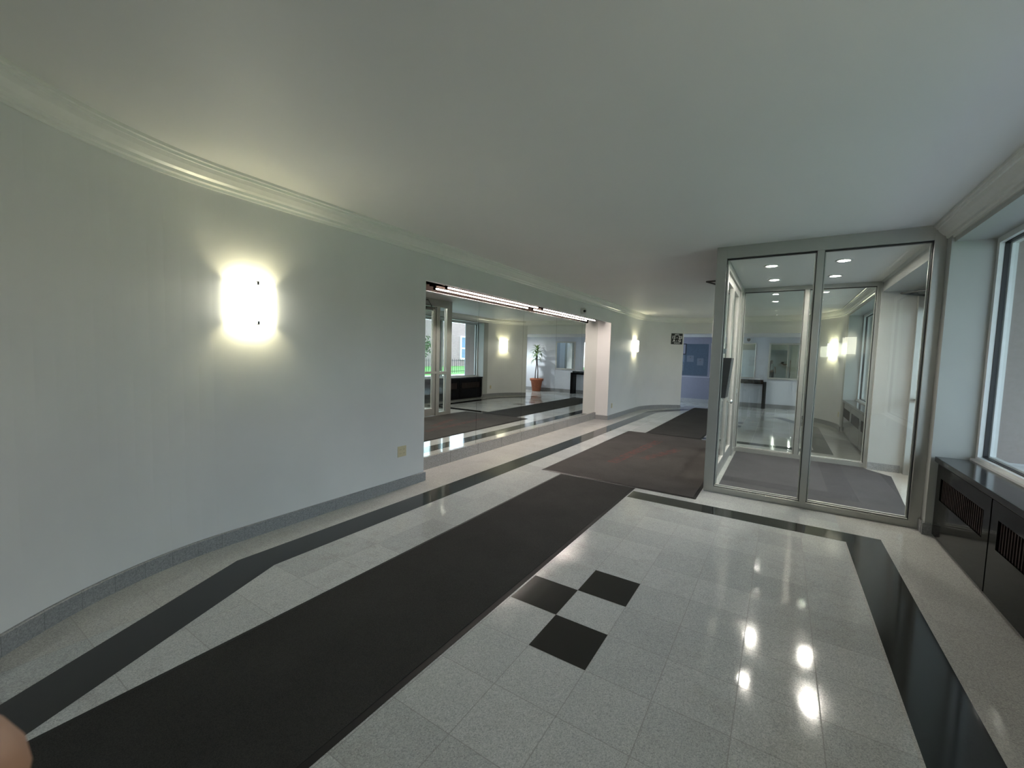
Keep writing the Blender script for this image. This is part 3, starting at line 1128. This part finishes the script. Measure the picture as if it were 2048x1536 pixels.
def text_mesh(s, size, mat, name, parent, origin, xdir, extrude=0.001, bold=0.0):
    cu = bpy.data.curves.new(name, 'FONT')
    cu.body = s
    cu.size = size
    cu.align_x = 'CENTER'
    cu.extrude = extrude
    cu.offset = bold
    t = bpy.data.objects.new(name, cu)
    COL.objects.link(t)
    bpy.context.view_layer.update()
    me = bpy.data.meshes.new_from_object(t.evaluated_get(bpy.context.evaluated_depsgraph_get()))
    COL.objects.unlink(t)
    bpy.data.objects.remove(t)
    me.materials.clear()
    me.materials.append(mat)
    xd = Vector(xdir).normalized()
    zd = xd.cross(Vector((0, 0, 1)))
    mt = Matrix((xd, Vector((0, 0, 1)), zd)).transposed().to_4x4()
    mt.translation = Vector(origin)
    me.transform(mt)
    o = bpy.data.objects.new(name, me)
    COL.objects.link(o)
    off = Vector()
    q = parent
    while q:
        off += q.location
        q = q.parent
    me.transform(Matrix.Translation(-off))
    o.parent = parent
    return o


# sign on the far curved wall beside the opening; it is flat and hung tangent to the curve
xs_ = -2.69
aS = math.acos((xs_ - CLX) / RA)
sx0, sy0, snx, sny = on_arc(CLX, YF, aS)
r = thing('apartment_sign', (sx0, sy0, 1.92), 'black square sign with white apartment numbers left of the far opening', 'sign')
tdir = Vector((-sny, snx, 0))
if tdir.x < 0:
    tdir = -tdir
Rm = Matrix((tdir, Vector((snx, sny, 0)), Vector((0, 0, 1)))).transposed().to_4x4()
Rm.translation = Vector((sx0, sy0, 1.92))
b = MB()
b.box(-0.175, 0.010, 0.0, 0.175, 0.022, 0.32, 0, Rm)
b.build('panel', M['sign_black'], r)
for s, size, zz, bo in (('APTS.', 0.062, 0.258, 0.001), ('12 - 23', 0.112, 0.168, 0.0035), ('A - G', 0.110, 0.072, 0.0035), ('NORTH', 0.050, 0.018, 0.001)):
    text_mesh(s, size, M['sign_white'], 'lettering', r, Rm @ Vector((0, 0.0235, zz)), tdir, 0.0008, bo)

# ------------------------------------------------------------------ far alcove furniture
def framed_mirror(x0, x1, z0, z1, label, fw_=0.07):
    r = thing('framed_mirror', ((x0 + x1) / 2, YB, z0), label, 'mirror')
    f = MB()
    y0 = YB - 0.035
    f.box(x0, y0, z0, x1, YB, z0 + fw_)
    f.box(x0, y0, z1 - fw_, x1, YB, z1)
    f.box(x0, y0, z0 + fw_, x0 + fw_, YB, z1 - fw_)
    f.box(x1 - fw_, y0, z0 + fw_, x1, YB, z1 - fw_)
    f.build('frame', M['frame_wood'], r, 0.008)
    g = MB()
    g.box(x0 + fw_, YB - 0.022, z0 + fw_, x1 - fw_, YB - 0.004, z1 - fw_)
    g.build('mirror_glass', M['mirror2'], r)


framed_mirror(-0.37, 0.50, 0.93, 2.07, 'large pale-framed rectangular mirror on the far alcove wall, right of the console', 0.05)
framed_mirror(-1.68, -0.72, 0.93, 2.07, 'large rectangular mirror above the black console in the far alcove', 0.03)

r = thing('console_table', (-1.1, 15.45, 0), 'black waterfall console table against the far alcove wall', 'console table')
b = MB()
b.box(-1.78, 15.30, 0.77, -0.37, 15.66, 0.845)
b.build('apron_slab', M['black_panel'], r, 0.003)
b = MB()
b.box(-1.70, 15.27, 0.845, -0.46, 15.66, 0.90)
b.build('top', M['black_top'], r, 0.003)
for x in (-1.78, -0.47):
    b = MB()
    b.box(x, 15.30, 0, x + 0.10, 15.66, 0.77)
    b.build('leg', M['black_panel'], r, 0.003)
b = MB()
for k in range(5):
    Mx = Matrix.Translation((-0.72 + 0.01 * k, 15.45, 0.90 + 0.006 * k)) @ Matrix.Rotation(0.2 * k - 0.3, 4, 'Z')
    b.box(-0.14, -0.10, 0, 0.14, 0.10, 0.006, 0, Mx)
tag(b.build('paper_stack', M['paper']), 'loose white papers lying on the right end of the black console', 'papers')

r = thing('notice_board', (-2.55, YB, 0.9), 'blue-grey notice board on the dim far wall, seen through the far opening', 'notice board')
b = MB()
b.box(-3.35, YB - 0.02, 0.93, -2.12, YB - 0.001, 2.02)
b.build('board', M['blue_board'], r)
b = MB()
b.box(-2.12, YB - 0.03, 0.89, -2.06, YB, 2.05)
b.box(-3.41, YB - 0.03, 0.89, -3.35, YB, 2.05)
b.box(-3.35, YB - 0.03, 0.89, -2.12, YB, 0.93)
b.box(-3.35, YB - 0.03, 2.02, -2.12, YB, 2.05)
b.build('frame', M['blue_dado'], r)
for (x0, x1, z0, z1, nm, mt_, lab) in (
        (-2.47, -2.27, 1.29, 1.53, 'notice_paper', M['dim_paper'], 'pale square notice with a dark spot at the right of the blue board'),
        (-2.80, -2.58, 1.40, 1.62, 'notice_paper', M['dim_paper'], 'faint rectangular notice in the middle of the blue board'),
        (-2.99, -2.865, 1.68, 2.00, 'framed_notice', M['blue_dado'], 'dark-framed notice at the upper left of the blue board'),
        (-2.99, -2.885, 1.40, 1.63, 'poster', M['blue_panel'], 'dark small poster below the framed notice on the blue board'),
        (-2.99, -2.90, 1.08, 1.33, 'poster', M['dim_paper'], 'pale narrow poster lowest at the left of the blue board')):
    rr_ = thing(nm, ((x0 + x1) / 2, YB - 0.022, z0), lab, 'notice')
    b = MB()
    b.box(x0, YB - 0.024, z0, x1, YB - 0.0205, z1)
    b.build('sheet', mt_, rr_)
    b = MB()
    if nm == 'framed_notice':
        for q in ((x0 - .03, z0 - .03, x1 + .03, z0), (x0 - .03, z1, x1 + .03, z1 + .03), (x0 - .03, z0, x0, z1), (x1, z0, x1 + .03, z1)):
            b.box(q[0], YB - 0.032, q[1], q[2], YB - 0.0205, q[3])
        b.build('frame', M['trousers'], rr_)
    else:
        xm, zm = (x0 + x1) / 2, z0 + (z1 - z0) * 0.7
        b.box(xm - 0.02, YB - 0.0255, zm - 0.02, xm + 0.02, YB - 0.0241, zm + 0.02)
        b.build('print', M['paper_ink'], rr_)

# potted plant
PX, PY = 1.16, 15.30
r = thing('potted_plant', (PX, PY, 0), 'tall two-stemmed dracaena in a terracotta pot, seen in the mirror', 'potted plant')
b = MB()
b.lathe([(0.17, 0.0), (0.175, 0.01), (0.235, 0.42), (0.275, 0.43), (0.285, 0.52), (0.262, 0.525), (0.25, 0.49), (0.02, 0.485)], (PX, PY, 0), 36)
b.build('pot', M['terracotta'], r)
b = MB()
b.lathe([(0.248, 0.485), (0.246, 0.495), (0.02, 0.505)], (PX, PY, 0), 30)
b.build('soil', M['soil'], r)
stems = [[(PX - 0.05, PY, 0.49), (PX - 0.045, PY, 0.85), (PX + 0.0, PY + 0.01, 1.15), (PX + 0.01, PY, 1.45), (PX + 0.0, PY, 1.72)],
         [(PX + 0.06, PY - 0.02, 0.49), (PX + 0.055, PY - 0.02, 0.80), (PX + 0.015, PY - 0.02, 1.10), (PX + 0.03, PY - 0.03, 1.38), (PX + 0.03, PY - 0.03, 1.50)]]
for st_ in stems:
    b = MB()
    b.tube(st_, [0.022, 0.02, 0.02, 0.018, 0.014], 10)
    b.build('stem', M['stem'], r)


def leaf(mb, base, az, el, L, wd_, droop):
    d = Vector((cos(az), sin(az), 0))
    side = Vector((-sin(az), cos(az), 0))
    p = Vector(base)
    prev = None
    n = 9
    e = el
    for i in range(n + 1):
        t = i / n
        hw = wd_ * (sin(pi * min(1, t * 0.9 + 0.08)) ** 0.7) * (1 - t ** 4)
        up = Vector((-d.x * sin(e), -d.y * sin(e), cos(e)))
        v = [mb.bm.verts.new(p + side * hw + up * hw * 0.3), mb.bm.verts.new(p), mb.bm.verts.new(p - side * hw + up * hw * 0.3)]
        if prev:
            for k in (0, 1):
                f = mb.bm.faces.new((prev[k], prev[k + 1], v[k + 1], v[k]))
                f.smooth = True
        prev = v
        p = p + (d * cos(e) + Vector((0, 0, sin(e)))) * (L / n)
        e -= droop / n


for st_, cnt in ((stems[0], 26), (stems[1], 16)):
    tip = Vector(st_[-1])
    for k in range(cnt):
        b = MB()
        t = k / cnt
        leaf(b, tip - Vector((0, 0, 0.22 * (1 - t))), k * 2.39996, radians(20 + 60 * t + random.uniform(-8, 8)), random.uniform(0.30, 0.42), 0.028, radians(70 + 70 * (1 - t)))
        o = b.build('leaf', M['leaf'], r)
        sd = o.modifiers.new('thickness', 'SOLIDIFY')
        sd.thickness = 0.0015


# ------------------------------------------------------------------ people (behind the camera, seen in the far mirror; one finger enters the frame)
def skin_mesh(name, verts, edges, mat, parent, root=0, sub=2):
    me = bpy.data.meshes.new(name)
    me.from_pydata([v[0] for v in verts], edges, [])
    me.materials.append(mat)
    o = bpy.data.objects.new(name, me)
    COL.objects.link(o)
    o.parent = parent
    md = o.modifiers.new('skin', 'SKIN')
    md.use_smooth_shade = True
    lay = me.skin_vertices[0].data
    for i, v in enumerate(verts):
        rr = v[1]
        lay[i].radius = rr if isinstance(rr, tuple) else (rr, rr)
        lay[i].use_root = (i == root)
    sb = o.modifiers.new('subdivision', 'SUBSURF')
    sb.levels = sb.render_levels = sub
    return o


def ensure_skin(me):
    pass


def person(px, py, H_, shirt, label, left_hand=None, yaw=0.0):
    """standing figure facing +Y; left_hand: list of world points for the raised left arm chain and fingers"""
    r = thing('person', (px, py, 0), label, 'person')
    s = H_ / 1.70
    V, E = [], []

    def v(x, y, z, rad, prev=None):
        V.append(((x * s, y * s, z * s), tuple(q * s for q in rad) if isinstance(rad, tuple) else rad * s))
        i = len(V) - 1
        if prev is not None:
            E.append((prev, i))
        return i
    pel = v(0, 0, 0.95, (0.155, 0.105))
    wai = v(0, 0.01, 1.10, (0.135, 0.10), pel)
    che = v(0, 0.0, 1.28, (0.155, 0.115), wai)
    sho = v(0, -0.01, 1.41, (0.11, 0.085), che)
    nek = v(0, 0.0, 1.48, 0.052, sho)
    jaw = v(0, 0.02, 1.545, (0.062, 0.072), nek)
    fac = v(0, 0.015, 1.60, (0.073, 0.090), jaw)
    cra = v(0, 0.0, 1.665, (0.066, 0.080), fac)
    nos = v(0, 0.112, 1.585, 0.013, fac)
    for sg in (-1, 1):
        v(sg * 0.082, 0.005, 1.585, 0.012, fac)
        hip = v(sg * 0.085, 0, 0.88, 0.09, pel)
        kne = v(sg * 0.095, 0.015, 0.49, 0.056, hip)
        clf = v(sg * 0.097, -0.01, 0.36, 0.054, kne)
        ank = v(sg * 0.10, -0.01, 0.085, 0.037, clf)
        v(sg * 0.115, 0.15, 0.03, 0.03, ank)
        if sg == -1 and left_hand:
            continue
        sh = v(sg * 0.185, -0.01, 1.385, 0.058, sho)
        el = v(sg * 0.235, -0.03, 1.10, 0.041, sh)
        wr = v(sg * 0.245, 0.04, 0.86, 0.027, el)
        pa = v(sg * 0.245, 0.06, 0.79, (0.022, 0.036), wr)
        for q, (dy, L) in enumerate(((0.035, 0.085), (0.012, 0.095), (-0.010, 0.088), (-0.030, 0.070))):
            a = v(sg * 0.243, 0.062 + dy, 0.755, 0.0085, pa)
            b_ = v(sg * 0.238, 0.072 + dy, 0.755 - L * 0.5, 0.008, a)
            v(sg * 0.225, 0.075 + dy, 0.755 - L, 0.0072, b_)
        a = v(sg * 0.235, 0.105, 0.80, 0.0095, pa)
        v(sg * 0.228, 0.125, 0.765, 0.0085, a)
    if left_hand:
        def wv(p, rad, prev):
            q = Vector(p) - Vector((px, py, 0))
            V.append((tuple(q), rad))
            E.append((prev, len(V) - 1))
            return len(V) - 1
        sh = v(-0.185, -0.01, 1.385, 0.058, sho)
        el = wv(left_hand['elbow'], 0.041, sh)
        wr = wv(left_hand['wrist'], 0.027, el)
        pa = wv(left_hand['palm'], (0.020, 0.032), wr)
        for ch in left_hand['fingers']:
            pr = pa
            for p, rad in ch:
                pr = wv(p, rad, pr)
    body = skin_mesh('body', V, E, M['skin'], r, 0)
    # clothing over the same skeleton
    k = 1.0
    SV = [((0, 0, 0.93 * s), (0.172 * s, 0.125 * s)), ((0, 0.01 * s, 1.10 * s), (0.155 * s, 0.12 * s)), ((0, 0, 1.28 * s), (0.172 * s, 0.132 * s)), ((0, -0.01 * s, 1.405 * s), (0.12 * s, 0.095 * s))]
    SE = [(0, 1), (1, 2), (2, 3)]
    for sg in (-1, 1):
        SV.append(((sg * 0.185 * s, -0.01 * s, 1.39 * s), 0.07 * s))
        SE.append((3, len(SV) - 1))
        if sg == -1 and left_hand:
            sh_w = Vector((px - 0.185 * s, py - 0.01 * s, 1.385 * s))
            m_ = sh_w.lerp(Vector(left_hand['elbow']), 0.55) - Vector((px, py, 0))
            SV.append((tuple(m_), 0.062 * s))
        else:
            SV.append(((sg * 0.213 * s, -0.02 * s, 1.22 * s), 0.062 * s))
        SE.append((len(SV) - 2, len(SV) - 1))
    skin_mesh('shirt', SV, SE, shirt, r, 0)
    TV = [((0, 0, 0.97 * s), (0.168 * s, 0.12 * s))]
    TE = []
    for sg in (-1, 1):
        for z, rad, x, y in ((0.86, 0.105, 0.087, 0), (0.49, 0.075, 0.095, 0.012), (0.12, 0.062, 0.10, -0.008)):
            TV.append(((sg * x * s, y * s, z * s), rad * s))
            TE.append((0 if z == 0.86 else len(TV) - 2, len(TV) - 1))
    skin_mesh('trousers', TV, TE, M['trousers'], r, 0)
    for sg in (-1, 1):
        skin_mesh('shoe', [((sg * 0.10 * s, -0.05 * s, 0.045 * s), 0.042 * s), ((sg * 0.107 * s, 0.06 * s, 0.042 * s), 0.042 * s), ((sg * 0.115 * s, 0.16 * s, 0.034 * s), 0.033 * s)], [(0, 1), (1, 2)], M['shoe'], r, 0)
    skin_mesh('hair', [((0, -0.035 * s, 1.60 * s), (0.078 * s, 0.07 * s)), ((0, -0.015 * s, 1.675 * s), (0.078 * s, 0.088 * s))], [(0, 1)], M['hair'], r, 0)
    return r


def camp(x, y, d):
    return LENS + CR_ * x + CD_ * y + fw * d


hand = dict(
    elbow=camp(-0.02, 0.16, -0.26), wrist=camp(-0.085, 0.055, -0.075), palm=camp(-0.062, 0.035, -0.028),
    fingers=[
        [(camp(-0.068, 0.018, -0.005), 0.0085), (camp(-0.066, 0.018, 0.020), 0.0083), (camp(-0.0382, 0.0358, 0.0315), 0.0085)],
        [(camp(-0.076, 0.040, -0.005), 0.0085), (camp(-0.080, 0.044, 0.018), 0.0083), (camp(-0.070, 0.060, 0.022), 0.0078)],
        [(camp(-0.078, 0.060, -0.010), 0.0082), (camp(-0.080, 0.068, 0.010), 0.0080), (camp(-0.066, 0.078, 0.014), 0.0072)],
        [(camp(-0.074, 0.074, -0.018), 0.0075), (camp(-0.074, 0.086, 0.000), 0.0072), (camp(-0.062, 0.092, 0.006), 0.0065)],
        [(camp(-0.035, 0.030, -0.040), 0.0095), (camp(-0.008, 0.022, -0.034), 0.0088), (camp(0.012, 0.015, -0.0235), 0.0082)],
    ])
person(0.47, -0.50, 1.64, M['shirt_cream'], 'person in a cream shirt holding up a phone, a fingertip at the lower left corner', hand)
person(-0.58, -0.80, 1.62, M['shirt_white'], 'person in a white shirt and dark trousers, arms down, seen in the far mirror')
r = thing('phone', tuple(camp(0.04, 0.015, -0.0105)), 'black phone held up by the person in the cream shirt', 'phone')
b = MB()
Mp = Matrix((CR_, CD_, fw)).transposed().to_4x4()
Mp.translation = LENS
b.box(-0.042, -0.022, -0.0155, 0.108, 0.052, -0.0075, 0, Mp)
b.build('case', M['dark_plastic'], r, 0.003)
b = MB()
b.box(-0.038, -0.018, -0.0162, 0.104, 0.048, -0.0156, 0, Mp)
b.build('screen', M['blue_panel'], r)

# ------------------------------------------------------------------ outdoors, seen through the far window in the mirror
w = MB()
w.box(XO, -14, -0.25, 6.0, 45, -0.12)
tag(w.build('pavement', M['paving']), kind='structure')
w = MB()
w.box(6.3, -14, -0.25, 18.0, 45, 0.30)
tag(w.build('lawn', M['lawn']), kind='structure')
r = thing('planter_wall', (6.1, 15, -0.12), 'low brick planter wall with pale coping outside the far window', 'low wall')
b = MB()
b.box(5.95, -14, -0.12, 6.25, 45, 0.32)
b.build('brickwork', M['brick'], r)
b = MB()
b.box(5.90, -14, 0.32, 6.30, 45, 0.41)
b.build('coping', M['coping'], r)
r = thing('iron_fence', (9.0, 18, 0.30), 'black iron railing on the lawn outside the far window', 'fence')
b = MB()
b.box(8.985, 9, 0.40, 9.015, 27, 0.43)
b.box(8.985, 9, 1.02, 9.015, 27, 1.05)
b.build('rails', M['iron'], r)
b = MB()
for k in range(100):
    y = 9.0 + k * 0.18
    b.box(8.99, y - 0.009, 0.30, 9.01, y + 0.009, 1.14)
o = b.build('pickets', M['iron'], r)
r = thing('brick_building', (18.0, 20, 0.3), 'red-brown brick building across the lawn, seen through the far window', 'building')
b = MB()
b.box(18.0, -16, -0.2, 26, 40, 4.25)
b.build('brick_wall', M['brick'], r)
for y, z0, z1, ww in ((30.6, 0.9, 3.1, 2.4), (24.0, 0.9, 3.1, 1.6), (18.0, 0.9, 3.1, 1.6), (12.0, 0.9, 3.1, 1.6)):
    f = MB()
    for q in ((y, z0, y + ww, z0 + 0.16), (y, z1 - 0.12, y + ww, z1), (y, z0 + 0.16, y + 0.12, z1 - 0.12), (y + ww - 0.12, z0 + 0.16, y + ww, z1 - 0.12), (y + 0.12, z0 + 1.0, y + ww - 0.12, z0 + 1.12)):
        f.box(17.90, q[0], q[1], 18.0, q[2], q[3])
    fr = f.build('window_frame', M['ext_white'], r)
    p = MB()
    p.box(17.96, y + 0.12, z0 + 0.16, 18.0, y + ww - 0.12, z1 - 0.12)
    p.build('window_pane', M['blue_glass'], fr)
a = MB()
a.box(17.55, 32.1, 2.1, 17.9, 32.9, 2.75)
a.build('air_conditioner', M['ext_white'], r, 0.02)


r = thing('sky_blocker_slab', (2.7, 6.5, 2.76), 'unseen flat slab added outside over the windows and street doors to cut steep sky light', 'light blocker')
b = MB()  # slab added out of view to keep steep sky light off the windows
b.box(XO, -1.0, 2.76, 4.2, 14.0, 2.96)
b.build('slab', M['reveal'], r)


def shrub(x, y, R_, h, label):
    r = thing('garden_tree', (x, y, 0.30), label, 'tree', 'trees on the lawn')
    t = MB()
    t.tube([(x, y, 0.30), (x + 0.05, y, h * 0.6), (x, y + 0.05, h)], [0.09, 0.06, 0.03], 8)
    t.build('trunk', M['bark'], r)
    c = MB()
    for k in range(420):
        th, u = random.uniform(0, 2 * pi), random.uniform(-1, 1)
        rr = R_ * random.uniform(0.45, 1.0)
        p = Vector((x + rr * sqrt(1 - u * u) * cos(th), y + rr * sqrt(1 - u * u) * sin(th), h + 0.9 * rr * u))
        a_, e_ = random.uniform(0, 2 * pi), random.uniform(-1, 1)
        d1 = Vector((cos(a_), sin(a_), e_)).normalized() * 0.11
        d2 = d1.cross(Vector((random.random(), random.random(), 1))).normalized() * 0.06
        c.quad([p - d1, p + d2, p + d1, p - d2])
    c.build('foliage', M['foliage'], r)


shrub(12.5, 19.9, 0.9, 1.9, 'small leafy tree on the lawn, seen through the vestibule door in the mirror')
shrub(13.5, 15.5, 1.1, 2.4, 'larger leafy tree on the lawn opposite the vestibule')
